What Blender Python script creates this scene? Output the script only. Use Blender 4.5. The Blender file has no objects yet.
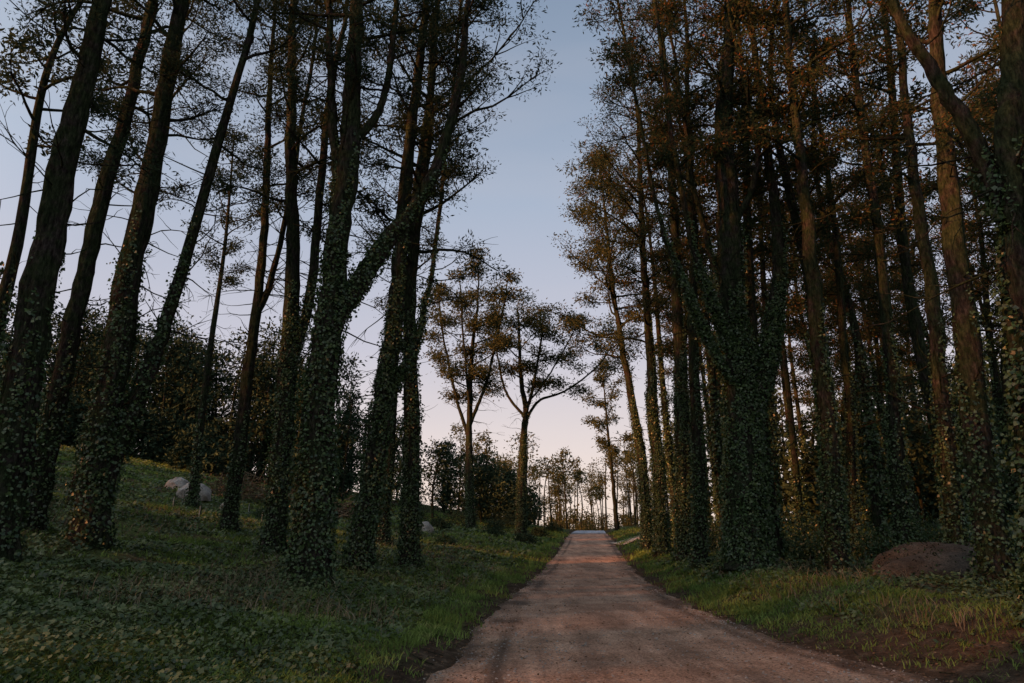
import bpy, math, numpy as np
from math import radians, sin, cos, pi
from mathutils import Vector
scene = bpy.context.scene

# ---------------------------------------------------------------- noise / terrain
_tab = np.random.default_rng(3).random((256, 256))
def vnoise(x, y):
    x = np.asarray(x, float); y = np.asarray(y, float)
    xi = np.floor(x).astype(int); yi = np.floor(y).astype(int)
    fx = x - xi; fy = y - yi
    fx = fx*fx*(3-2*fx); fy = fy*fy*(3-2*fy)
    a = _tab[xi & 255, yi & 255]; b = _tab[(xi+1) & 255, yi & 255]
    c = _tab[xi & 255, (yi+1) & 255]; d = _tab[(xi+1) & 255, (yi+1) & 255]
    return (a*(1-fx)+b*fx)*(1-fy)+(c*(1-fx)+d*fx)*fy
def fbm(x, y, s=1.0, o=3):
    t = 0; a = .5
    for i in range(o):
        t = t + a*(vnoise(np.asarray(x)*s+17.3*i, np.asarray(y)*s+5.1*i)-.5)*2
        s *= 2.1; a *= .5
    return t
def ss(t):
    t = np.clip(t, 0, 1); return t*t*(3-2*t)
RY = [-60, 0, 8, 11, 15, 24, 30, 50, 72, 90, 120]
RLX = [-3.5, -1.3, -.9, -.62, -.35, .65, 1.35, 3.5, 5.8, 8.0, 11.8]
RRX = [6.9, 6.2, 4.8, 4.05, 3.85, 4.4, 5.0, 7.35, 9.7, 11.8, 15.4]
def rl(y): return np.interp(y, RY, RLX)
def rr(y): return np.interp(y, RY, RRX)
def zroad(y):
    return 1.45*ss((np.asarray(y, float)-22)/72) - 2.2*ss((np.asarray(y, float)-96)/90)
def H(x, y):
    x = np.asarray(x, float); y = np.asarray(y, float)
    dl = np.maximum(rl(y)-x, 0); dr = np.maximum(x-rr(y), 0)
    left = .14*np.minimum(dl, 10)+.19*np.clip(dl-10, 0, 35)+.03*np.maximum(dl-45, 0)
    left = left*(1-.6*ss((y-95)/80))
    left = left + .12*ss(dl/.8)*ss((14-y)/6)
    right = .42*ss(dr/2.6)+.035*np.minimum(dr, 60)
    off = ss(np.maximum(dl, dr)/1.5)
    n = fbm(x, y, .35, 3)*.16*off + fbm(x, y, .06, 2)*.5*ss(np.maximum(dl, dr)/14) + .05*fbm(x, y, 1.7, 2)*off
    return zroad(y)+left+right+n

# ---------------------------------------------------------------- mesh builder
class MB:
    def __init__(s): s.v = []; s.f = []; s.m = []; s.n = 0
    def add(s, v, f, mat):
        s.v.append(v); s.f.append(f+s.n); s.m.append(np.full(len(f), mat, np.int32)); s.n += len(v)
    def mesh(s, name, mats, smooth=(0,)):
        v = np.concatenate(s.v).astype(np.float32); f = np.concatenate(s.f).astype(np.int32); m = np.concatenate(s.m)
        me = bpy.data.meshes.new(name)
        me.vertices.add(len(v)); me.vertices.foreach_set("co", v.ravel())
        me.loops.add(f.size); me.loops.foreach_set("vertex_index", f.ravel())
        me.polygons.add(len(f)); me.polygons.foreach_set("loop_start", np.arange(0, f.size, 4, dtype=np.int32))
        for mt in mats: me.materials.append(mt)
        me.polygons.foreach_set("material_index", m)
        me.polygons.foreach_set("use_smooth", np.isin(m, smooth))
        me.update(calc_edges=True)
        return me
def put(name, me, loc=(0, 0, 0), rot=0, sc=1):
    o = bpy.data.objects.new(name, me); scene.collection.objects.link(o)
    o.location = loc; o.rotation_euler = (0, 0, rot); o.scale = (sc,)*3
    return o

def resample(P, n):
    P = np.asarray(P, float)
    k = len(P)
    if k == 2:
        t = np.linspace(0, 1, n)[:, None]; return P[0]*(1-t)+P[1]*t
    Q = np.vstack([2*P[0]-P[1], P, 2*P[-1]-P[-2]])
    out = []
    for t in np.linspace(0, k-1-1e-6, n):
        i = int(t); u = t-i
        a, b, c, d = Q[i], Q[i+1], Q[i+2], Q[i+3]
        out.append(.5*((2*b)+(-a+c)*u+(2*a-5*b+4*c-d)*u*u+(-a+3*b-3*c+d)*u**3))
    return np.array(out)

def tube(mb, pts, rad, sides, mat, flute=0, seed=0.):
    n = len(pts)
    T = np.gradient(pts, axis=0); T /= np.linalg.norm(T, axis=1)[:, None]+1e-9
    mean = np.abs(T.mean(0)); ref = np.eye(3)[np.argmin(mean)]
    U = np.cross(T, ref); U /= np.linalg.norm(U, axis=1)[:, None]+1e-9
    V = np.cross(T, U)
    a = np.arange(sides)*2*pi/sides
    r = np.asarray(rad)[:, None]*np.ones(sides)
    if flute:
        L = np.arange(n)[:, None]*.35
        r = r*(1+flute*(np.sin(3*a+seed+L*.35)*.5+np.sin(5*a+seed*2.1-L*.2)*.35)
               + flute*1.6*(vnoise(a[None]*1.9+seed*7, L*3.3+seed)-.5)*2*.5)
    v = pts[:, None]+r[..., None]*(np.cos(a)[None, :, None]*U[:, None]+np.sin(a)[None, :, None]*V[:, None])
    i = np.arange(n-1)[:, None]*sides; j = np.arange(sides)[None]; j2 = (j+1) % sides
    f = np.stack([i+j, i+j2, i+sides+j2, i+sides+j], -1).reshape(-1, 4)
    mb.add(v.reshape(-1, 3), f, mat)

def unit(v): return v/(np.linalg.norm(v, axis=-1, keepdims=True)+1e-9)
def leaves(mb, C, rad, per, L, W, mat, rng, flat=.5, out=1.0):
    C = np.asarray(C, float)
    if len(C) == 0: return
    rad = np.broadcast_to(rad, (len(C),))
    c = np.repeat(C, per, 0); r = np.repeat(rad, per)[:, None]
    N = len(c)
    o = rng.normal(0, .5, (N, 3))*r*np.array([1, 1, flat])
    p = c+o
    d = unit(unit(o)*out+rng.normal(0, .7, (N, 3)))
    w = unit(np.cross(d, rng.normal(0, 1, (N, 3))))
    s = rng.uniform(.6, 1.3, (N, 1))
    l = L*s; ww = W*s
    v = np.stack([p, p+d*l*.45+w*ww, p+d*l, p+d*l*.5-w*ww], 1).reshape(-1, 3)
    mb.add(v, np.arange(N*4).reshape(-1, 4), mat)

def grow(start, d, length, rng, n=7, trop=.0, jit=.16):
    p = np.array(start, float); d = unit(np.array(d, float)); out = [p.copy()]
    for i in range(n-1):
        d = unit(d+rng.normal(0, jit, 3)+np.array([0, 0, trop]))
        p = p+d*length/(n-1); out.append(p.copy())
    return np.array(out)

def crown(mb, S, Rd, z0, z1, n, Lmax, rng, prof=None, leaf=(.15, .022), per=34, crad=.42, dead=.0,
          sec=6, matw=0, matl=1, bias=None, elev=(5, 45), trop=.05):
    zs = S[:, 2]; C = []; CR = []
    az = rng.uniform(0, 2*pi)
    for i in range(n):
        h = (i+rng.random())/n; z = z0+(z1-z0)*h
        k = np.interp(z, zs, np.arange(len(zs))); k0 = int(min(k, len(S)-2)); p = S[k0]+(S[k0+1]-S[k0])*(k-k0)
        r = Rd[k0]
        az += 2.4+rng.normal(0, .5)
        a = az
        pr = (prof(h) if prof else (.55+.9*h*(1-h)*2-.35*h))
        L = Lmax*pr*rng.uniform(.5, 1.2)
        if bias is not None:
            bx = cos(a)*bias[0]+sin(a)*bias[1]; L *= max(.35, 1+bx)
        e = radians(elev[0]+(elev[1]-elev[0])*h+rng.normal(0, 9))
        d = (cos(a)*cos(e), sin(a)*cos(e), sin(e))
        q = grow(p, d, L, rng, 8, trop)
        rb = min(r*.5, .018+L*.016)
        tube(mb, q, np.linspace(rb, rb*.2, 8), 5, matw)
        isdead = rng.random() < dead
        for s in range(sec):
            t = rng.uniform(.3, 1)*6.9; j = int(t); b = q[j]+(q[min(j+1, 7)]-q[j])*(t-j)
            dd = unit(q[min(j+1, 7)]-q[max(j-1, 0)])
            dd = unit(dd*.8+rng.normal(0, .6, 3)*np.array([1, 1, .5])+np.array([0, 0, .1]))
            l2 = L*rng.uniform(.16, .36)
            g = grow(b, dd, l2, rng, 5, trop)
            tube(mb, g, np.linspace(rb*.4, .005, 5), 3, matw)
            if not isdead:
                C += [g[-1], g[-2]+rng.normal(0, .1, 3)]; CR += [crad*rng.uniform(.7, 1.3), crad*rng.uniform(.5, 1)]
                if rng.random() < .4: C.append(g[2]); CR.append(crad*.8)
            else:
                for _ in range(2):
                    g2 = grow(g[2+_], rng.normal(0, 1, 3)+dd, l2*.6, rng, 4, 0); tube(mb, g2, np.linspace(.009, .004, 4), 3, matw)
        if not isdead: C.append(q[-1]); CR.append(crad)
    if C: leaves(mb, C, np.array(CR), per, leaf[0], leaf[1], matl, rng)

def deadtwigs(mb, S, Rd, z0, z1, n, L, rng):
    zs = S[:, 2]
    for i in range(n):
        z = rng.uniform(z0, z1); k = np.interp(z, zs, np.arange(len(zs))); k0 = int(min(k, len(S)-2)); p = S[k0]
        a = rng.uniform(0, 2*pi); e = rng.normal(.05, .35); l = L*rng.uniform(.4, 1.2)
        q = grow(p, (cos(a), sin(a), e), l, rng, 6, rng.uniform(-.06, .12), .2)
        tube(mb, q, np.linspace(.022, .006, 6), 4, 0)
        for s in range(3):
            j = rng.integers(2, 6); g = grow(q[j], q[j]-q[j-1]+rng.normal(0, .25, 3)*l*.3, l*.35, rng, 4, 0, .25)
            tube(mb, g, np.linspace(.01, .004, 4), 3, 0)

def ivy(mb, S, Rd, z1, per_m, rng, size=.068, mat=2, spread=.055):
    z0 = S[0, 2]; n = int(per_m*1.4*(z1-z0))
    h = rng.random(n)**1.1; z = z0+(z1-z0)*h
    k = np.interp(z, S[:, 2], np.arange(len(S))); k0 = np.minimum(k.astype(int), len(S)-2); u = (k-k0)[:, None]
    p = S[k0]*(1-u)+S[k0+1]*u; r = Rd[k0]
    a = rng.uniform(0, 2*pi, n)
    keep = fbm(a*1.3+S[0, 0], z*.6, 1.0, 2) > (-.4+.85*h**2.2)
    p, r, a = p[keep], r[keep], a[keep]; n = len(a)
    o = np.stack([np.cos(a), np.sin(a), np.zeros(n)], 1)
    rad = r*1.02+np.abs(rng.normal(0, spread, n))*(.3+2.0*vnoise(a*2, p[:, 2]*1.7)**2)
    p = p+o*rad[:, None]
    d = unit(np.stack([rng.normal(0, .6, n), rng.normal(0, .6, n), -np.abs(rng.normal(.7, .4, n))], 1)+o*.5)
    w = unit(np.cross(d, o+rng.normal(0, .45, (n, 3))))
    s = size*rng.uniform(.6, 1.3, (n, 1))
    v = np.stack([p, p+d*s*.35+w*s*.5, p+d*s, p+d*s*.35-w*s*.5], 1).reshape(-1, 3)
    mb.add(v, np.arange(n*4).reshape(-1, 4), mat)

# ---------------------------------------------------------------- materials
def mat(name):
    m = bpy.data.materials.new(name); m.use_nodes = True
    nt = m.node_tree; nt.nodes.clear()
    return m, nt, nt.nodes, nt.links
def noise_node(nt, vec, scale, detail=4, rough=.6):
    n = nt.nodes.new("ShaderNodeTexNoise"); n.inputs["Scale"].default_value = scale
    n.inputs["Detail"].default_value = detail; n.inputs["Roughness"].default_value = rough
    if vec is not None: nt.links.new(vec, n.inputs["Vector"])
    return n
def ramp(nt, fac, stops):
    r = nt.nodes.new("ShaderNodeValToRGB"); e = r.color_ramp.elements
    while len(e) < len(stops): e.new(.5)
    for x, (p, c) in zip(e, stops): x.position = p; x.color = (*c, 1)
    nt.links.new(fac, r.inputs[0]); return r
def mixc(nt, fac, a, b, mode='MIX'):
    n = nt.nodes.new("ShaderNodeMix"); n.data_type = 'RGBA'; n.blend_type = mode
    for sock, val in ((n.inputs[0], fac), (n.inputs[6], a), (n.inputs[7], b)):
        if isinstance(val, (int, float)): sock.default_value = val
        elif isinstance(val, tuple): sock.default_value = (*val, 1)
        else: nt.links.new(val, sock)
    return n.outputs[2]
def leafmat(name, stops, trans=.35, sc=4, gloss=False):
    m, nt, N, L = mat(name)
    tc = N.new("ShaderNodeTexCoord")
    a = noise_node(nt, tc.outputs["Object"], sc, 1, .8)
    c = ramp(nt, a.outputs[0], stops)
    p = N.new("ShaderNodeBsdfDiffuse")
    L.new(c.outputs[0], p.inputs["Color"]); out = p
    if trans > 0:
        t = N.new("ShaderNodeBsdfTranslucent"); L.new(c.outputs[0], t.inputs[0])
        mx = N.new("ShaderNodeMixShader"); mx.inputs[0].default_value = trans
        L.new(p.outputs[0], mx.inputs[1]); L.new(t.outputs[0], mx.inputs[2]); out = mx
    if gloss:
        gl = N.new("ShaderNodeBsdfGlossy"); gl.inputs["Roughness"].default_value = .4
        m2 = N.new("ShaderNodeMixShader"); m2.inputs[0].default_value = .04
        L.new(out.outputs[0], m2.inputs[1]); L.new(gl.outputs[0], m2.inputs[2]); out = m2
    o = N.new("ShaderNodeOutputMaterial"); L.new(out.outputs[0], o.inputs[0])
    return m
M_leafL = leafmat("cypress_foliage", [(.32, (.014, .026, .016)), (.5, (.026, .044, .026)), (.68, (.044, .06, .032))])
M_leafR = leafmat("cypress_foliage_russet_lit", [(.32, (.020, .036, .018)), (.5, (.042, .064, .030)), (.62, (.10, .072, .032)), (.76, (.2, .085, .034))])  # dry brown leaves, plus part of the orange sunlight mixed into the colour
M_leafM = leafmat("pine_foliage", [(.3, (.035, .05, .022)), (.5, (.06, .074, .032)), (.68, (.10, .10, .044))])
M_ivy = leafmat("ivy_leaves", [(.3, (.018, .037, .016)), (.5, (.04, .078, .029)), (.7, (.08, .135, .045))], .15, 7, True)
M_far = leafmat("distant_foliage", [(.3, (.018, .032, .02)), (.5, (.03, .05, .03)), (.7, (.048, .072, .04))], 0, .6)
M_grass = leafmat("grass_blades", [(.3, (.07, .115, .03)), (.5, (.13, .205, .052)), (.66, (.19, .27, .075)), (.85, (.28, .27, .12))], .3, 1.2)
M_ground_ivy = leafmat("ground_cover_leaves", [(.3, (.024, .042, .017)), (.5, (.06, .096, .034)), (.72, (.135, .17, .066))], .15, 1.2, True)
M_dry = leafmat("dry_stalks", [(.3, (.08, .068, .045)), (.6, (.16, .135, .09)), (.8, (.27, .235, .16))], 0, 2)
M_litter = leafmat("fallen_leaves", [(.3, (.045, .03, .019)), (.5, (.11, .07, .043)), (.7, (.2, .145, .09))], 0, 5)

def bark():
    m, nt, N, L = mat("bark")
    tc = N.new("ShaderNodeTexCoord"); mp = N.new("ShaderNodeMapping"); mp.inputs["Scale"].default_value = (1, 1, .3)
    L.new(tc.outputs["Object"], mp.inputs[0])
    a = noise_node(nt, mp.outputs[0], 17, 3, .75); b = noise_node(nt, tc.outputs["Object"], 2.3, 3, .7)
    c = ramp(nt, a.outputs[0], [(.34, (.010, .009, .008)), (.52, (.027, .024, .022)), (.7, (.062, .055, .05))])
    g = ramp(nt, a.outputs[0], [(.34, (.008, .013, .007)), (.55, (.023, .034, .017)), (.72, (.047, .064, .03))])
    k = ramp(nt, b.outputs[0], [(.38, (0, 0, 0)), (.56, (.9, .9, .9))])
    col = mixc(nt, k.outputs[0], c.outputs[0], g.outputs[0])
    p = N.new("ShaderNodeBsdfDiffuse"); L.new(col, p.inputs["Color"])
    bu = N.new("ShaderNodeBump"); bu.inputs["Strength"].default_value = .9; bu.inputs["Distance"].default_value = .06
    L.new(a.outputs[0], bu.inputs["Height"]); L.new(bu.outputs[0], p.inputs["Normal"])
    o = N.new("ShaderNodeOutputMaterial"); L.new(p.outputs[0], o.inputs[0]); return m
M_bark = bark()

def groundmat():
    m, nt, N, L = mat("forest_ground")
    tc = N.new("ShaderNodeTexCoord")
    a = noise_node(nt, tc.outputs["Object"], .35, 4); b = noise_node(nt, tc.outputs["Object"], 5, 5, .7); f = noise_node(nt, tc.outputs["Object"], 30, 3, .7)
    g = ramp(nt, b.outputs[0], [(.3, (.03, .044, .018)), (.5, (.072, .10, .036)), (.7, (.115, .145, .058))])
    s = ramp(nt, b.outputs[0], [(.3, (.032, .025, .018)), (.55, (.07, .053, .038)), (.75, (.15, .118, .085))])
    k = ramp(nt, a.outputs[0], [(.43, (0, 0, 0)), (.62, (1, 1, 1))])
    c = mixc(nt, k.outputs[0], g.outputs[0], s.outputs[0])
    at = N.new("ShaderNodeAttribute"); at.attribute_name = "litter"
    c = mixc(nt, at.outputs["Fac"], c, s.outputs[0])
    p = N.new("ShaderNodeBsdfDiffuse")
    L.new(c, p.inputs["Color"])
    bu = N.new("ShaderNodeBump"); bu.inputs["Strength"].default_value = .8; bu.inputs["Distance"].default_value = .05
    L.new(f.outputs[0], bu.inputs["Height"]); L.new(bu.outputs[0], p.inputs["Normal"])
    o = N.new("ShaderNodeOutputMaterial"); L.new(p.outputs[0], o.inputs[0]); return m
def roadmat(name, c0, c1, c2, gravel=.5, uvt=False):
    m, nt, N, L = mat(name)
    tc = N.new("ShaderNodeTexCoord")
    mp = N.new("ShaderNodeMapping"); mp.inputs["Rotation"].default_value = (0, 0, radians(6)); mp.inputs["Scale"].default_value = (1, .12, 1)
    L.new(tc.outputs["Object"], mp.inputs[0])
    a = noise_node(nt, mp.outputs[0], 2.6, 4); b = noise_node(nt, tc.outputs["Object"], 1.1, 6, .7)
    f = noise_node(nt, tc.outputs["Object"], 27, 4, .95)
    c = ramp(nt, b.outputs[0], [(.3, c0), (.5, c1), (.72, c2)])
    t = ramp(nt, a.outputs[0], [(.35, (.62, .58, .55)), (.6, (1.12, 1.1, 1.07))])
    col = mixc(nt, .8, c.outputs[0], t.outputs[0], 'MULTIPLY')
    g = ramp(nt, f.outputs[0], [(.36, (.12, .11, .10)), (.46, (1, 1, 1)), (.6, (2.2, 2.15, 2.1))])
    col = mixc(nt, gravel, col, g.outputs[0], 'MULTIPLY')
    if uvt:
        at = N.new("ShaderNodeAttribute"); at.attribute_name = "track"
        col = mixc(nt, at.outputs["Fac"], col, (.06, .043, .03))
    p = N.new("ShaderNodeBsdfPrincipled"); p.inputs["Roughness"].default_value = .88; p.inputs["Specular IOR Level"].default_value = .2
    L.new(col, p.inputs["Base Color"])
    bu = N.new("ShaderNodeBump"); bu.inputs["Strength"].default_value = .9; bu.inputs["Distance"].default_value = .03
    L.new(f.outputs[0], bu.inputs["Height"]); L.new(bu.outputs[0], p.inputs["Normal"])
    o = N.new("ShaderNodeOutputMaterial"); L.new(p.outputs[0], o.inputs[0]); return m
M_ground = groundmat()
M_dirt = roadmat("reddish_dirt", (.19, .12, .08), (.325, .215, .15), (.43, .315, .235), .85, True)
M_asph = roadmat("worn_asphalt", (.22, .25, .29), (.34, .37, .42), (.42, .46, .51), .3)
M_sand = roadmat("sandy_path", (.32, .26, .2), (.42, .35, .28), (.5, .43, .36), .3)
M_stone = roadmat("stone", (.16, .16, .15), (.28, .28, .265), (.40, .40, .375), .4)
M_soil = roadmat("dug_soil", (.034, .03, .024), (.062, .055, .045), (.11, .099, .082), .6)
def plain(name, c, r=.6):
    m, nt, N, L = mat(name); tc = N.new("ShaderNodeTexCoord"); a = noise_node(nt, tc.outputs["Object"], 8, 4)
    k = ramp(nt, a.outputs[0], [(.3, tuple(x*.7 for x in c)), (.7, c)])
    p = N.new("ShaderNodeBsdfPrincipled"); p.inputs["Roughness"].default_value = r; L.new(k.outputs[0], p.inputs["Base Color"])
    o = N.new("ShaderNodeOutputMaterial"); L.new(p.outputs[0], o.inputs[0]); return m
M_white = plain("tree_guard_plastic", (.34, .35, .3))

# ---------------------------------------------------------------- ground
def axis(lo, hi, a, b, st):
    core = np.arange(a, b+st/2, st)
    o = []; x = b; d = st
    while x < hi: d *= 1.09; x += d; o.append(min(x, hi))
    p = []; x = a; d = st
    while x > lo: d *= 1.09; x -= d; p.append(max(x, lo))
    return np.array(p[::-1]+list(core)+o)
xs = axis(-700, 700, -13, 14, .14); ys = axis(-120, 1500, 4, 34, .2)
X, Y = np.meshgrid(xs, ys, indexing='xy')
Z = H(X, Y)
edge = np.minimum(X-rl(Y), rr(Y)-X)+fbm(X, Y, 1.3, 3)*.22
inside = ss((edge+.05)/.22)
Z = Z-.07*inside*(Y < 118)
nx, ny = len(xs), len(ys)
i = np.arange(ny-1)[:, None]*nx; j = np.arange(nx-1)[None]
F = np.stack([i+j, i+j+1, i+nx+j+1, i+nx+j], -1).reshape(-1, 4)
g = MB(); g.add(np.stack([X, Y, Z], -1).reshape(-1, 3), F, 0)
me = g.mesh("ground", [M_ground])
at = me.attributes.new("litter", 'FLOAT', 'POINT')
dist = np.maximum(rl(Y)-X, X-rr(Y))
lit = np.clip(1.0-ss((dist-.3+fbm(X, Y, .9, 3)*.7)/.8)+.75*(X > rr(Y)+2.5)*ss(fbm(X, Y, .3, 3)*2+.5)+(X > rr(Y))*ss((12.5-Y)/3), 0, 1)
at.data.foreach_set("value", lit.ravel().astype(np.float32))
put("ground", me)

def strip(name, mtl, yy, lf, rf, lift, nxs=60, track=False):
    u = np.linspace(0, 1, nxs)[None]; yy = yy[:, None]
    x = lf(yy)+(rf(yy)-lf(yy))*u; y = yy+0*x
    tr = np.exp(-((u-.15-.015*fbm(yy*.3, 3))/.02)**2)+.7*np.exp(-((u-.88-.015*fbm(yy*.3, 9))/.022)**2)
    z = H(x, y)+lift-.02*np.abs(2*u-1)**6+.012*fbm(x, y, .9, 2)-.02*np.exp(-((u-.3)/.1)**2)-.02*np.exp(-((u-.7)/.1)**2)
    b = MB(); n = nxs; i = np.arange(len(yy)-1)[:, None]*n; j = np.arange(n-1)[None]
    b.add(np.stack([x, y, z], -1).reshape(-1, 3), np.stack([i+j, i+j+1, i+n+j+1, i+n+j], -1).reshape(-1, 4), 0)
    me = b.mesh(name, [mtl])
    if track:
        a_ = me.attributes.new("track", 'FLOAT', 'POINT')
        e = np.minimum(u, 1-u)*2
        wheel = np.exp(-((u-.3)/.07)**2)+np.exp(-((u-.7)/.07)**2)
        val = .75*tr*ss(fbm(x, y*.4, .7, 3)*1.5+.85)+.9*(1-ss((e*2.0+fbm(x, y, 1.2, 3)*.8)/.6))+.3*ss(fbm(x*1.3, y*.5, .9, 4)*2.4)-.14*wheel+.12
        a_.data.foreach_set("value", np.clip(val, 0, .85).ravel().astype(np.float32))
    put(name, me)
strip("dirt_road", M_dirt, np.concatenate([np.arange(-20, 30, .2), np.arange(30, 75.1, .5)]), lambda y: rl(y)-.25, lambda y: rr(y)+.25, -.005, nxs=100, track=True)
strip("asphalt_road", M_asph, np.arange(74.5, 118, .8), lambda y: rl(y)+.1, lambda y: rr(y)-.1, .03)
u = np.linspace(0, 1, 40)[:, None]; w = np.linspace(-1, 1, 9)[None]
cx = 7.6+22*u; cy = 52+12*u**.8; x = cx-w*.3; y = cy+w*1.9+0*x
b = MB(); i = np.arange(39)[:, None]*9; j = np.arange(8)[None]
b.add(np.stack([x+0*y, y, H(x, y)+.035+.06*ss((x-rr(y))/2)], -1).reshape(-1, 3), np.stack([i+j+1, i+j, i+9+j, i+9+j+1], -1).reshape(-1, 4), 0)
put("side_path", b.mesh("side_path", [M_sand]))

# ---------------------------------------------------------------- trees
def stemtree(name, x, y, r, stems, seed, leafm, ztop=26, cr=dict(), ivyh=0, ivyn=500, twigs=14, tw=(3.5, 12)):
    rng = np.random.default_rng(seed); mb = MB(); r = r*.84
    z0 = float(H(x, y))-.15
    def P(l): return [np.array([q[0]-x, (q[2] if len(q) > 2 else 0), q[1]-z0]) for q in l]
    main = [np.zeros(3)]+P(stems[0])
    if main[-1][2] < ztop-z0-1:
        d = main[-1]-main[-2]; d = d/max(d[2], .1); hh = ztop-z0-main[-1][2]; main.append(main[-1]+d*hh*np.array([.4, .4, 1]))
    allst = []
    S = resample(main, 60); S[1:, :2] += np.cumsum(rng.normal(0, .022, (59, 2)), 0)
    hh = S[:, 2]/S[-1, 2]
    Rd = r*(1-hh)**.9+.03; Rd *= (1+.5*np.exp(-S[:, 2]/.35))
    tube(mb, S, Rd, 20, 0, .16, seed*1.7); allst.append((S, Rd))
    for (idx, rs, pts) in stems[1:]:
        pp = P(pts); k = int(np.argmin(np.abs(S[:, 2]-(idx-z0)))); pp = [S[k]]+pp
        if pp[-1][2] < ztop-z0-2:
            d = pp[-1]-pp[-2]; d = d/max(d[2], .1); h2 = (ztop-1.5-z0)-pp[-1][2]; pp.append(pp[-1]+d*h2*np.array([.5, .5, 1]))
        s = resample(pp, 34); s[1:, :2] += np.cumsum(rng.normal(0, .022, (33, 2)), 0)
        rd = np.linspace(rs*.84, .035, 34); tube(mb, s, rd, 12, 0, .14, seed*.7+rs*9); allst.append((s, rd))
    for n, (s, rd) in enumerate(allst):
        c = dict(z0=9, n=30, Lmax=3.6); c.update(cr)
        za = max(c.pop('z0')-z0, s[0, 2]+1.2)
        nn = int(c.pop('n')*(1 if n == 0 else .65)); Lm = c.pop('Lmax')*(1 if n == 0 else .75)
        crown(mb, s, rd, za, s[-1, 2]-.1, nn, Lm, rng, **c)
        if twigs: deadtwigs(mb, s, rd, max(tw[0]-z0, s[0, 2]+.4), tw[1]-z0, int(twigs*(1 if n == 0 else .6)), 1.9, rng)
        if ivyh and (n == 0 or s[0, 2] < ivyh-z0-.5):
            ivy(mb, s, rd, ivyh-z0, ivyn*(1 if n == 0 else .6), rng)
    me = mb.mesh(name, [M_bark, leafm, M_ivy])
    return put(name, me, (x, y, z0))

T = "cypress_tree"
FN = dict(leaf=(.11, .015), per=44)
# left side
stemtree(T, -8.75, 12, .36, [[(-8.8, 7.5), (-8.5, 14)]], 1, M_leafL, 20, dict(z0=9, n=18, Lmax=3.0, **FN), 7, 450)
stemtree(T, -10.9, 16, .26, [[(-10.7, 8), (-10.2, 16)]], 2, M_leafL, 25, dict(z0=11, n=20, Lmax=3.2, **FN), 7, 350, 20)
stemtree(T, -8.9, 15, .36, [[(-8.95, 6.7), (-8.64, 15)], (2.0, .28, [(-8.5, 5, .3), (-8.2, 7.2, .5), (-7.2, 15, .7)])], 3, M_leafL, 23, dict(z0=11, n=18, Lmax=3.2, **FN), 9, 550, 24)
stemtree(T, -6.7, 20, .32, [[(-6.7, 8.4), (-7.2, 14), (-7.4, 18)], (6, .22, [(-6.4, 9), (-6.3, 15.5), (-6.0, 19)])], 4, M_leafL, 26, dict(z0=11, n=24, Lmax=3.4), 10, 600, 22)
stemtree(T, -4.15, 15, .44, [[(-4.23, 4.4), (-3.99, 6.7), (-3.9, 9.3), (-3.95, 12), (-3.85, 15)],
      (6.0, .30, [(-3.0, 8.2, .1), (-2.2, 9.7, .2), (-1.6, 12, .3), (-1.3, 15, .4)]),
      (9.0, .18, [(-4.4, 11.5, -.2), (-4.9, 15, -.3)]), (10.5, .14, [(-3.2, 12, -.2), (-2.9, 15, -.3)])], 5, M_leafL, 21, dict(z0=11.5, n=16, Lmax=3.0, **FN), 11, 800, 16, (6, 13))
stemtree(T, -4.1, 19, .34, [[(-3.64, 5.1), (-3.43, 8.1), (-3.28, 11.3), (-2.74, 18.7)], (4.8, .14, [(-3.1, 6.2, .2), (-2.7, 8, .3), (-2.3, 12, .3)])], 6, M_leafL, 25, dict(z0=11, n=24, Lmax=3.4), 11, 800, 14)
stemtree(T, -3.05, 21.5, .29, [[(-3.15, 8.7), (-2.83, 14), (-2.66, 20)]], 7, M_leafL, 26, dict(z0=9.5, n=38, Lmax=4.5, bias=(.2, 0)), 10, 600, 14)
stemtree(T, -5.2, 29, .26, [[(-4.9, 10), (-4.2, 20)]], 8, M_leafL, 27, dict(z0=11, n=30, Lmax=4.4), 6, 400, 18)
stemtree(T, -13.0, 21, .28, [[(-12.7, 10), (-11.8, 20)]], 9, M_leafL, 26, dict(z0=12, n=22, Lmax=3.6), 6, 400, 24)
stemtree(T, -9.6, 24, .24, [[(-9.3, 10), (-9.6, 20)], (9, .16, [(-8.7, 12), (-8.0, 20)])], 10, M_leafL, 26, dict(z0=13, n=20, Lmax=3.4), 6, 400, 26)
# right side
stemtree(T, 6.6, 20, .66, [[(6.75, 3), (6.9, 5.3), (6.9, 8.4), (7.1, 11.8), (7.2, 15.5), (7.8, 19.6)],
      (4.2, .42, [(7.6, 6, .1), (8.15, 7.6, .1), (8.6, 10.1, .1), (8.5, 13.6, .1), (8.4, 19.6, 0)]),
      (6.2, .18, [(6.1, 8.2, -.3), (5.6, 10.1, -.6), (5.1, 15, -.8)]),
      (5.2, .14, [(6.0, 6.6, -.5), (4.9, 9.4, -1), (4.3, 12, -1)]),
      (8.4, .16, [(6.3, 10.5, .4), (5.9, 14, .6)]), (10.5, .14, [(7.8, 13, -.5), (7.4, 17, -.8)])], 21, M_leafR, 25, dict(z0=12, n=20, Lmax=3.6), 11, 1900, 26, (5, 14))
stemtree(T, 6.7, 27.5, .33, [[(6.9, 10), (7.1, 20)]], 22, M_leafR, 28, dict(z0=12, n=34, Lmax=4.4), 11, 800, 22, (5, 14))
stemtree(T, 6.3, 24, .24, [[(6.6, 8), (6.9, 14), (7.2, 20)]], 23, M_leafR, 26, dict(z0=12, n=26, Lmax=3.8), 8, 500, 20)
stemtree(T, 6.95, 33, .32, [[(6.9, 10), (6.9, 20)]], 24, M_leafR, 28, dict(z0=11, n=34, Lmax=4.4), 13, 1000, 12)
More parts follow.
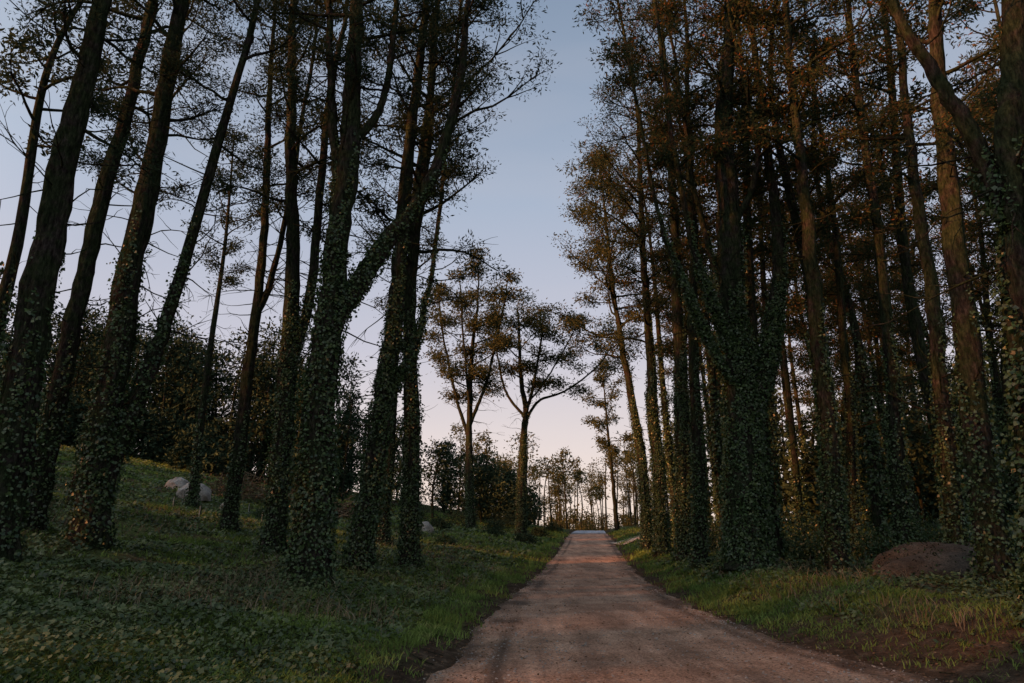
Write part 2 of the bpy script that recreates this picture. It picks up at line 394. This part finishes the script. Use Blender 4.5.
stemtree(T, 7.7, 40, .32, [[(7.2, 8), (6.4, 13.5), (6.0, 19)]], 25, M_leafM, 24, dict(z0=11.5, n=40, Lmax=5.8, per=46, crad=.65, leaf=(.2, .035)), 12, 800, 12)
stemtree(T, 8.6, 19, .28, [[(8.9, 8), (8.85, 14), (8.95, 20)]], 26, M_leafR, 24, dict(z0=11.5, n=22, Lmax=3.2), 8, 500, 22)
stemtree(T, 12.4, 26, .2, [[(13.2, 10), (13.3, 20)]], 27, M_leafR, 25, dict(z0=12, n=24, Lmax=3.4), 8, 400, 16)
stemtree(T, 11.0, 20, .22, [[(11.4, 10), (11.8, 20)]], 28, M_leafR, 25, dict(z0=11, n=24, Lmax=3.4), 8, 450, 20)
stemtree(T, 10.9, 17.5, .22, [[(11.4, 10), (11.8, 18)]], 29, M_leafR, 24, dict(z0=10.5, n=22, Lmax=3.2), 7, 400, 18)
stemtree(T, 9.4, 14, .32, [[(9.8, 6.4), (10.1, 12), (10.3, 16)]], 30, M_leafR, 21, dict(z0=10, n=18, Lmax=3.2, **FN), 7, 450, 18)
stemtree(T, 6.75, 9, .30, [[(6.95, 4.7), (7.2, 7), (7.8, 10)], (5.6, .20, [(6.9, 7), (6.6, 8.2), (6.0, 10)])], 31, M_leafR, 18, dict(z0=10, n=10, Lmax=2.6), 7, 800, 10, (4, 9))
# middle distance
stemtree("pine_tree", -3.0, 52, .36, [[(-3.2, 12), (-2.7, 19)], (9, .18, [(-1.9, 13), (-.6, 19)]), (8, .18, [(-4.6, 12, .5), (-5.6, 17, .8)]), (10, .14, [(-3.6, 14, -1), (-4.0, 19, -1)])], 41, M_leafM, 22.5,
         dict(z0=11, n=18, Lmax=4.2, leaf=(.26, .045), per=30, crad=.8, dead=.08), 8, 400, 10, (6, 12))
stemtree("pine_tree", .7, 56, .46, [[(.9, 9), (1.0, 11), (.7, 14), (.6, 18.5)], (10.2, .16, [(2.2, 11.9), (4.6, 13.0, 1), (7.4, 15.2, 1)]), (10.8, .18, [(1.9, 13.5, -1), (2.6, 17.5, -1)]), (10.4, .15, [(-.6, 13, 1), (-1.6, 17.5, 1)]), (11.6, .1, [(3.0, 14, 0), (5.2, 17.8, 0)])], 42, M_leafM, 20.5,
         dict(z0=13, n=13, Lmax=4.2, leaf=(.26, .045), per=32, crad=.8, dead=.22), 11, 600, 14, (8, 17))
stemtree("pine_tree", 11.3, 76, .26, [[(11, 10), (10.6, 17)]], 43, M_leafM, 20, dict(z0=9, n=20, Lmax=3.2, leaf=(.35, .06), per=14, crad=.6), 0, 0, 8)

def variant(k, leafm, ht, n, L, z0, leaf=(.2, .036), per=22, crad=.55, ivyh=7, ivn=200):
    rng = np.random.default_rng(100+k); mb = MB()
    S = resample([(0, 0, 0), (rng.normal(0, .25), rng.normal(0, .25), ht*.35), (rng.normal(0, .6), rng.normal(0, .6), ht*.7), (rng.normal(0, .8), rng.normal(0, .8), ht)], 30)
    Rd = .2*(1-S[:, 2]/ht)**.8+.03; Rd *= 1+.4*np.exp(-S[:, 2]/.4)
    tube(mb, S, Rd, 10, 0, .12, k)
    crown(mb, S, Rd, z0, ht-.1, n, L, rng, leaf=leaf, per=per, crad=crad, sec=5)
    deadtwigs(mb, S, Rd, 3, z0+2, 16, 1.7, rng)
    if ivyh: ivy(mb, S, Rd, ivyh, ivn, rng, .12)
    return mb.mesh("slender_cypress", [M_bark, leafm, M_ivy])
VR = [variant(k, M_leafR, [24, 26, 22, 25][k], 27, 3.2, [10, 12, 9, 13][k], ivyh=[12, 6, 9, 15][k]) for k in range(4)]
VL = [variant(10+k, M_leafL, [23, 25, 21][k], 24, 3.2, [13, 13, 11][k]) for k in range(3)]
rp = np.random.default_rng(55)
placed = []
def scatter(n, fx, V, mind=2.0, name="cypress_tree"):
    c = 0; tries = 0
    while c < n and tries < 4000:
        tries += 1; x, y = fx()
        if any((x-a)**2+(y-b)**2 < mind**2 for a, b in placed): continue
        placed.append((x, y)); c += 1
        put(name, V[rp.integers(len(V))], (x, y, float(H(x, y))-.1), rp.uniform(0, 6.28), rp.uniform(.85, 1.15))
def fr1():
    y = rp.uniform(21, 62); return rr(y)+rp.uniform(2.5, 26), y
scatter(48, fr1, VR, 2.2)
def fr1b():
    y = rp.uniform(60, 74); return rr(y)+rp.uniform(7, 40), y
scatter(5, fr1b, VR, 3)
scatter(6, lambda: (rp.uniform(10, 24), rp.uniform(-10, 7)), VR, 3)  # out of view on the right, added to shade the foreground
scatter(3, lambda: (rp.uniform(-20, -10), rp.uniform(-6, 8)), VL, 3.2)  # out of view on the left, also added for shading
scatter(3, lambda: (rp.uniform(-30, -15), rp.uniform(20, 34)), VL, 3)

def treemass(name, pts, leafm, lsz=(.55, .14), nl=(28, 50), per=22):
    mb = MB(); rng = np.random.default_rng(len(name)+len(pts))
    for (x, y, ht, wd, cb) in pts:
        z = float(H(x, y))-.2
        S = resample([(x, y, z), (x+rng.normal(0, .3), y, z+ht*.5), (x+rng.normal(0, .7), y, z+ht*.95)], 8)
        tube(mb, S, np.linspace(.11+ht*.005, .05, 8), 5, 0)
        k = rng.integers(*nl)
        h = rng.uniform(cb, 1, k); a = rng.uniform(0, 6.28, k)
        t = (h-cb)/(1-cb); rad = wd*(.35+1.3*t*(1-t)*1.6)*(1-.35*t)*rng.uniform(.3, 1, k)
        C = np.stack([x+rad*np.cos(a), y+rad*np.sin(a), z+ht*h], 1)
        for c in C[::4]:
            kk = int(np.interp(c[2]-.5, S[:, 2], np.arange(8))); tube(mb, np.array([S[kk], (S[kk]+c)/2+[0, 0, -.15], c]), [.06, .04, .02], 3, 0)
        leaves(mb, C, wd*.38*rng.uniform(.6, 1.3, k), per, lsz[0], lsz[1], 1, rng, .6)
    put(name, mb.mesh(name, [M_bark, leafm]))
q = np.random.default_rng(9)
pts = []
for i_ in range(110):
    y = q.uniform(64, 90); x = -q.uniform(.24, .95)*y
    pts.append((x, y, q.uniform(11, 16), q.uniform(2.2, 3.6), q.uniform(.0, .2)))
for i_ in range(25):
    y = q.uniform(64, 100); x = -q.uniform(.9, 1.4)*y
    pts.append((x, y, q.uniform(11, 15), q.uniform(2.4, 4), q.uniform(.0, .2)))
for i_ in range(45):   # understorey
    y = q.uniform(60, 68); x = -q.uniform(.26, 1.1)*y
    pts.append((x, y, q.uniform(2.5, 5), q.uniform(1.8, 3), 0.05))
treemass("hillside_forest", pts, M_far, (.42, .085), (34, 52), 34)
pts = []
for i_ in range(46):
    y = q.uniform(62, 100); x = rl(y)-4-q.uniform(0, 26)
    near = (rl(y)-x)
    pts.append((x, y, q.uniform(2.5, 4.5)+min(near, 22)*.3, q.uniform(1.4, 2.6), q.uniform(.0, .25)))
treemass("woodland_edge", pts, M_far, (.34, .075), per=30)
pts = []
for i_ in range(80):
    y = q.uniform(108, 200); x = y*q.uniform(-.08, .26)
    if rl(min(y,118))-1 < x < rr(min(y,118))+1 and y < 125: continue
    pts.append((x, y, q.uniform(9, 18), q.uniform(1.8, 3.6), q.uniform(.66, .82)))
for i_ in range(60):
    y = q.uniform(120, 210); x = y*q.uniform(-.08, .25)
    pts.append((x, y, q.uniform(3, 6), q.uniform(2, 4), .05))
treemass("distant_tree_row", pts, M_leafM, (.45, .12), (12, 26))
pts = []
for i_ in range(90):
    y = q.uniform(58, 100); x = rr(y)+q.uniform(9, 80)
    pts.append((x, y, q.uniform(13, 20), q.uniform(2.8, 4.4), q.uniform(.0, .2)))
for i_ in range(30):
    y = q.uniform(46, 62); x = rr(y)+q.uniform(9, 60)
    pts.append((x, y, q.uniform(5, 10), q.uniform(2, 3.4), 0))
treemass("background_forest", pts, M_far)
EL, AZ = radians(17), radians(246)      # sun low, left and behind the camera
sx, sy = sin(AZ), cos(AZ)
pts = []
for i_ in range(80):   # unseen trees, added to keep low sun off the road and lower trunks
    r_ = q.uniform(52, 66); l_ = q.uniform(-60, 75)
    pts.append((sx*r_-sy*l_, sy*r_+sx*l_, q.uniform(20, 24), q.uniform(3.4, 5), q.uniform(.0, .2)))
pts = [p_ for p_ in pts if not (rl(p_[1])-5 < p_[0] < rr(p_[1])+5)]
treemass("west_forest", pts, M_far, (.9, .32), (32, 42), 20)

# ---------------------------------------------------------------- shrubs
def shrub(name, x, y, w, h, seed, leafm=M_ivy, n=60, per=36, l=(.10, .03)):
    rng = np.random.default_rng(seed); mb = MB(); z = float(H(x, y))
    C = []
    for i in range(n):
        a = rng.uniform(0, 6.28); e = rng.uniform(.1, 1.4); rr_ = rng.uniform(.5, 1)
        p = np.array([cos(a)*cos(e)*w*rr_, sin(a)*cos(e)*w*rr_, sin(e)*h*rr_*rng.uniform(.7, 1.1)])
        C.append(p)
        if i % 2 == 0: tube(mb, grow((p[0]*.15, p[1]*.15, -.05), p, np.linalg.norm(p), rng, 5, 0, .08), np.linspace(.02, .006, 5), 3, 0)
    leaves(mb, C, w*.25, per, l[0], l[1], 1, rng, .8)
    put(name, mb.mesh(name, [M_bark, leafm]), (x, y, z))
k = 0
for (x, y, w, h) in [(11.8, 23, 1.2, 1.1), (13.8, 22.5, 1.5, 1.3), (10.6, 25, 1.1, 1.0), (16, 24, 1.6, 1.5), (9.4, 27, 1, .9), (18.5, 23, 1.5, 1.3), (12.5, 30, 1.8, 1.8), (9.5, 34, 1.3, 1.4),
                     (17, 31, 2, 2), (21, 28, 2, 1.8), (9.8, 40, 1.4, 1.6), (10.3, 47, 1.6, 2), (14, 40, 2, 2.4), (.8, 46, .8, .7), (-1.2, 50, 1.0, .9), (2.2, 58, .9, .8), (-4, 56, 1.6, 1.5), (-8, 58, 2, 1.8),
                     (12.6, 60, 1.2, 1.3), (13.5, 68, 1.8, 1.8), (4.2, 72, 1.1, 1), (-.5, 66, 2, 1.8), (-5, 47, 1.1, .8), (-9, 45, 1.1, .8), (-7.5, 34, .6, .5), (-11.5, 33, .7, .5), (-3.2, 35, .6, .45)]:
    k += 1; shrub("shrub", x, y, w, h, 300+k, M_ivy if y < 44 else M_far)

# ---------------------------------------------------------------- grass, ground cover, litter
def blades(P, L, Wd, rng, lean=.5):
    n = len(P); a = rng.uniform(0, 2*pi, n); s = rng.uniform(.5, 1.3, n)
    d = np.stack([np.cos(a)*lean*rng.random(n), np.sin(a)*lean*rng.random(n), np.ones(n)], 1)
    w = np.stack([-np.sin(a), np.cos(a), np.zeros(n)], 1)*(Wd*s)[:, None]
    l = (L*s)[:, None]; m = P+d*l*.55; t = P+d*l*np.array([1.7, 1.7, .92])
    v = np.stack([P-w, P+w, m+w*.8, m-w*.8, t+w*.15, t-w*.15], 1).reshape(-1, 3)
    b = np.arange(n)[:, None]*6
    f = np.concatenate([b+np.array([0, 1, 2, 3]), b+np.array([3, 2, 4, 5])])
    return v, f
def gscatter(n, y0, y1, rng, xw=1.0):
    y = np.exp(rng.uniform(np.log(y0), np.log(y1), n)); x = rng.uniform(-xw, xw, n)*(y+2)
    return x, y
rg = np.random.default_rng(77)
mb = MB()
x, y = gscatter(56000, 5.5, 75, rg)
d = np.maximum(rl(y)-x, x-rr(y))
dens = fbm(x, y, .45, 3)
keep = (d > .0+.4*rg.random(len(d))) & (dens > -.2+rg.normal(0, .2, len(d))-.5*(d < 3.2)*(d > .5))
keep &= ~((x > rr(y)+3) & (rg.random(len(x)) < .6))
keep &= ~((x < rl(y)-3.2) & (y < 15) & (rg.random(len(x)) < .75))
keep &= ~((x > rr(y)) & (rg.random(len(x)) < ss((12.5-y)/3)*.8))
x, y, d = x[keep], y[keep], d[keep]
per = 9
px = np.repeat(x, per)+rg.normal(0, 1, len(x)*per)*.035*np.sqrt(np.repeat(y, per))*.6
py = np.repeat(y, per)+rg.normal(0, 1, len(x)*per)*.035*np.sqrt(np.repeat(y, per))*.6
L = .04+.09*vnoise(px*.8, py*.8)+.0022*py
v, f = blades(np.stack([px, py, H(px, py)-.02], 1), L, .003+.00045*py, rg, .9)
mb.add(v, f, 0)
put("grass", mb.mesh("grass", [M_grass], ()))
def flatleaves(x, y, size, hmax, rng, up=.9):
    n = len(x); z = H(x, y)+rng.random(n)**1.5*hmax
    p = np.stack([x, y, z], 1); nrm = unit(np.stack([rng.normal(0, .5, n), rng.normal(0, .5, n)-.1, np.full(n, up)], 1))
    dd = unit(np.cross(nrm, rng.normal(0, 1, (n, 3)))); w = np.cross(nrm, dd)
    s = (size*rng.uniform(.5, 1.3, n))[:, None]
    v = np.stack([p, p+dd*s*.4+w*s*.45, p+dd*s, p+dd*s*.4-w*s*.45], 1).reshape(-1, 3)
    return v, np.arange(n*4).reshape(-1, 4)
mb = MB()
x, y = gscatter(330000, 5.5, 60, rg)
d = np.where(x < rl(y), rl(y)-x, (x-rr(y)))
n1 = fbm(x, y, .6, 3)
keep = (d > 1.0+n1*.8) & (n1+rg.normal(0, .15, len(x)) > -.12-.3*((x < 0) & (y < 17))+.25*(x > 0)*(y < 12))
x, y = x[keep], y[keep]
hm = .05+.28*np.clip(fbm(x, y, .8, 2)+.3, 0, 1)
v, f = flatleaves(x, y, .034+.0034*y, hm, rg); mb.add(v, f, 0)
put("ground_cover_plants", mb.mesh("ground_cover_plants", [M_ground_ivy], ()))
mb = MB()
x, y = gscatter(9000, 9, 60, rg)
d = np.maximum(rl(y)-x, x-rr(y)); keep = (d > 1.2) & (fbm(x+40, y, .25, 3) > -.1)
x, y = x[keep], y[keep]; x = np.repeat(x, 5)+rg.normal(0, .12, len(x)*5); y = np.repeat(y, 5)+rg.normal(0, .12, len(y)*5)
v, f = blades(np.stack([x, y, H(x, y)-.02], 1), .2+.1*rg.random(len(x)), .002+.0003*y, rg, 1.1); mb.add(v, f, 0)
put("dry_stalks", mb.mesh("dry_stalks", [M_dry], ()))
mb = MB()
x, y = gscatter(64000, 5, 45, rg, 1.0)
d = np.maximum(rl(y)-x, x-rr(y))
keep = ((d > -.6) & (d < 1.6) & (rg.random(len(x)) < .8)) | ((d <= -.6) & (rg.random(len(x)) < .2)) | ((x > rr(y)+1.6) & (rg.random(len(x)) < .6))
x, y = x[keep], y[keep]; v, f = flatleaves(x, y, .026+.0012*y, .012, rg, 2.0); v[:, 2] += .008; mb.add(v, f, 0)
put("fallen_leaves", mb.mesh("fallen_leaves", [M_litter], ()))
mb = MB()
for i_ in range(160):   # fallen twigs on the verges
    y = float(np.exp(rg.uniform(np.log(8), np.log(32)))); sd = rg.random() < .5
    x = float(rl(y)-rg.exponential(2.2)-.1) if sd else float(rr(y)+rg.exponential(2.5)+.1)
    a = rg.uniform(0, 6.28); L_ = rg.uniform(.12, .5)
    q_ = grow((x, y, 0), (cos(a), sin(a), 0), L_, rg, 5, 0, .25); q_[:, 2] = H(q_[:, 0], q_[:, 1])+.01+rg.random()*.02
    tube(mb, q_, np.linspace(.007, .003, 5), 4, 0)
put("fallen_twigs", mb.mesh("fallen_twigs", [M_bark]))
mb = MB()
n = 16000
y = np.exp(rg.uniform(np.log(6), np.log(40), n)); u = rg.random(n); x = rl(y)-.2+(rr(y)-rl(y)+.4)*u
kp = rg.random(n) < (.25+1.2*np.abs(u-.5)); x, y = x[kp], y[kp]; n = len(x)
s = (rg.random(n)**3*.018+.005)
oc = np.array([(1, 0, 0), (0, 1, 0), (-1, 0, 0), (0, -1, 0), (.45, .45, .6), (-.45, .45, .6), (-.45, -.45, .6), (.45, -.45, .6)])
a = rg.uniform(0, 6.28, n); ca, sa = np.cos(a), np.sin(a)
o = oc[None]*rg.uniform(.7, 1.3, (n, 8, 1))*s[:, None, None]
v = np.stack([o[..., 0]*ca[:, None]-o[..., 1]*sa[:, None]+x[:, None], o[..., 0]*sa[:, None]+o[..., 1]*ca[:, None]+y[:, None], o[..., 2]+H(x, y)[:, None]-.012], -1).reshape(-1, 3)
ff = np.array([(0, 1, 5, 4), (1, 2, 6, 5), (2, 3, 7, 6), (3, 0, 4, 7), (4, 5, 6, 7)])
mb.add(v, (np.arange(n)[:, None, None]*8+ff[None]).reshape(-1, 4), 0)
put("gravel", mb.mesh("gravel", [M_stone], ()))

def blob(sx, sy, sz, seed, rough=.12, nu=64, nv=26, scale=2.0):
    u_ = np.linspace(0, 2*pi, nu, endpoint=False)[None]; v_ = np.linspace(-.35, pi/2-.02, nv)[:, None]
    X_ = np.cos(v_)*np.cos(u_); Y_ = np.cos(v_)*np.sin(u_); Z_ = np.sin(v_)+0*u_
    f = 1+rough*fbm(X_*scale+seed, Y_*scale+Z_*scale, 1, 3)*1.6+rough*.5*fbm(X_*scale*5+seed, Y_*scale*5+Z_*9, 1, 2)
    p = np.stack([X_*f*sx, Y_*f*sy, Z_*f*sz], -1).reshape(-1, 3)
    i = np.arange(nv-1)[:, None]*nu; j = np.arange(nu)[None]; j2 = (j+1) % nu
    b = MB(); b.add(p, np.stack([i+j, i+j2, i+nu+j2, i+nu+j], -1).reshape(-1, 4), 0)
    return b, p
b, p = blob(1.8, 1.3, .85, 4, .09)
rng = np.random.default_rng(5); sel = p[rng.integers(0, len(p), 900)]
leaves(b, sel, .06, 2, .07, .015, 1, rng, .4); leaves(b, sel[:160], .06, 3, .07, .03, 2, rng, .4)
put("earth_mound", b.mesh("earth_mound", [M_soil, M_bark, M_ivy], (0,)), (10.0, 16.4, float(H(10.0, 16.4))-.05))
for (x, y, s, sd) in [(-16.6, 36.5, .75, 1), (-12.6, 38, .5, 2), (-19.2, 40, .6, 3), (-5.2, 40.5, .6, 6), (-10.6, 37, .5, 9), (-14.3, 35.5, .4, 11)]:
    b, p = blob(s*1.15, s, s*.95, sd, .1)
    put("boulder", b.mesh("boulder", [M_stone]), (x, y, float(H(x, y))+.12))
def brush(x, y, w, h, seed, n=260):
    rng = np.random.default_rng(seed); mb = MB()
    for i in range(n):
        a = rng.uniform(0, 6.28); r = w*rng.random()**.6; z = h*(1-(r/w)**1.5)*rng.random()
        q = grow((cos(a)*r, sin(a)*r, z), (rng.normal(), rng.normal(), rng.normal(0, .3)), rng.uniform(.6, 1.8), rng, 5, -.05, .2)
        tube(mb, q, np.linspace(.025, .008, 5), 3, 0)
    C = np.stack([rng.normal(0, w*.4, 60), rng.normal(0, w*.4, 60), rng.uniform(0, h*.7, 60)], 1)
    leaves(mb, C, .5, 30, .16, .04, 1, rng, .5)
    put("brush_pile", mb.mesh("brush_pile", [M_dry, M_litter], ()), (x, y, float(H(x, y))))
brush(-16.6, 42.5, 2.6, 1.9, 1); brush(-13.2, 43, 2.4, 1.7, 2); brush(-10.5, 44, 1.8, 1.2, 3)
for (x, y) in [(-12, 27), (-14.5, 30), (-11, 31), (-16, 34), (-19.5, 33), (-13.5, 36)]:
    mb = MB(); rr0 = .022
    tube(mb, np.array([(0, 0, -.1), (.01, 0, .3), (.02, .01, .5)]), [rr0, rr0, rr0], 8, 0)
    tube(mb, np.array([(.05, 0, -.1), (.055, 0, .4), (.06, 0, .7)]), [.012, .012, .01], 5, 1)
    put("tree_guard", mb.mesh("tree_guard", [M_white, M_bark]), (x, y, float(H(x, y))))

# ---------------------------------------------------------------- sky, sun, camera
w = bpy.data.worlds.new("World"); scene.world = w; w.use_nodes = True
nt = w.node_tree; nt.nodes.clear(); N = nt.nodes; Lk = nt.links
sk = N.new("ShaderNodeTexSky"); sk.sky_type = 'NISHITA'; sk.sun_disc = False
sk.sun_elevation = radians(5); sk.sun_rotation = AZ; sk.air_density = 1.2; sk.dust_density = 1.5; sk.ozone_density = 2.5
tc = N.new("ShaderNodeTexCoord"); sep = N.new("ShaderNodeSeparateXYZ"); Lk.new(tc.outputs["Generated"], sep.inputs[0])
gr = ramp(nt, sep.outputs[2], [(0.0, (.95, .77, .65)), (.11, (.83, .72, .70)), (.25, (.60, .59, .68)), (.45, (.41, .48, .61)), (.68, (.24, .315, .435)), (1.0, (.175, .235, .35))])
ns = noise_node(nt, None, 2.2, 3, .55); mp = N.new("ShaderNodeMapping"); mp.inputs["Scale"].default_value = (1, 1, 4)
Lk.new(tc.outputs["Generated"], mp.inputs[0]); Lk.new(mp.outputs[0], ns.inputs["Vector"])
cl = ramp(nt, ns.outputs[0], [(.48, (0, 0, 0)), (.8, (.2, .2, .2))])
twl = mixc(nt, cl.outputs[0], gr.outputs[0], (.66, .60, .62))
# afterglow around the low sun (behind-left of the camera)
dt = N.new("ShaderNodeVectorMath"); dt.operation = 'DOT_PRODUCT'; Lk.new(tc.outputs["Generated"], dt.inputs[0])
dt.inputs[1].default_value = (sx*cos(.5), sy*cos(.5), sin(.5))
gl = ramp(nt, dt.outputs["Value"], [(.3, (0, 0, 0)), (.65, (.18, .175, .165)), (1.0, (1.0, .9, .78))])
tw2 = mixc(nt, 1.0, twl, gl.outputs[0], 'ADD')
sc = N.new("ShaderNodeVectorMath"); sc.operation = 'SCALE'; sc.inputs["Scale"].default_value = .10; Lk.new(sk.outputs[0], sc.inputs[0])
tot = mixc(nt, .9, sc.outputs[0], tw2)
bg = N.new("ShaderNodeBackground"); bg.inputs[1].default_value = 1.08
Lk.new(tot, bg.inputs[0]); o = N.new("ShaderNodeOutputWorld"); Lk.new(bg.outputs[0], o.inputs[0])
sun = bpy.data.lights.new("sun", 'SUN'); sun.energy = 10.0; sun.angle = radians(1.5); sun.color = (1, .34, .11)
so = bpy.data.objects.new("sun", sun); scene.collection.objects.link(so)
ds = Vector((sx*cos(EL), sy*cos(EL), sin(EL)))
so.rotation_euler = ds.to_track_quat('Z', 'Y').to_euler(); so.location = ds*50+Vector((0, 0, 10))
cam = bpy.data.cameras.new("camera"); cam.lens = 24; cam.sensor_width = 36; cam.clip_end = 4000; cam.clip_start = .05
co = bpy.data.objects.new("camera", cam); scene.collection.objects.link(co)
co.location = (0, 0, 1.6); co.rotation_euler = (radians(90+15.4), 0, 0); scene.camera = co
scene.view_settings.view_transform = 'Standard'; scene.view_settings.look = 'None'; scene.view_settings.exposure = 0
print("faces", sum(len(m.polygons) for m in bpy.data.meshes))
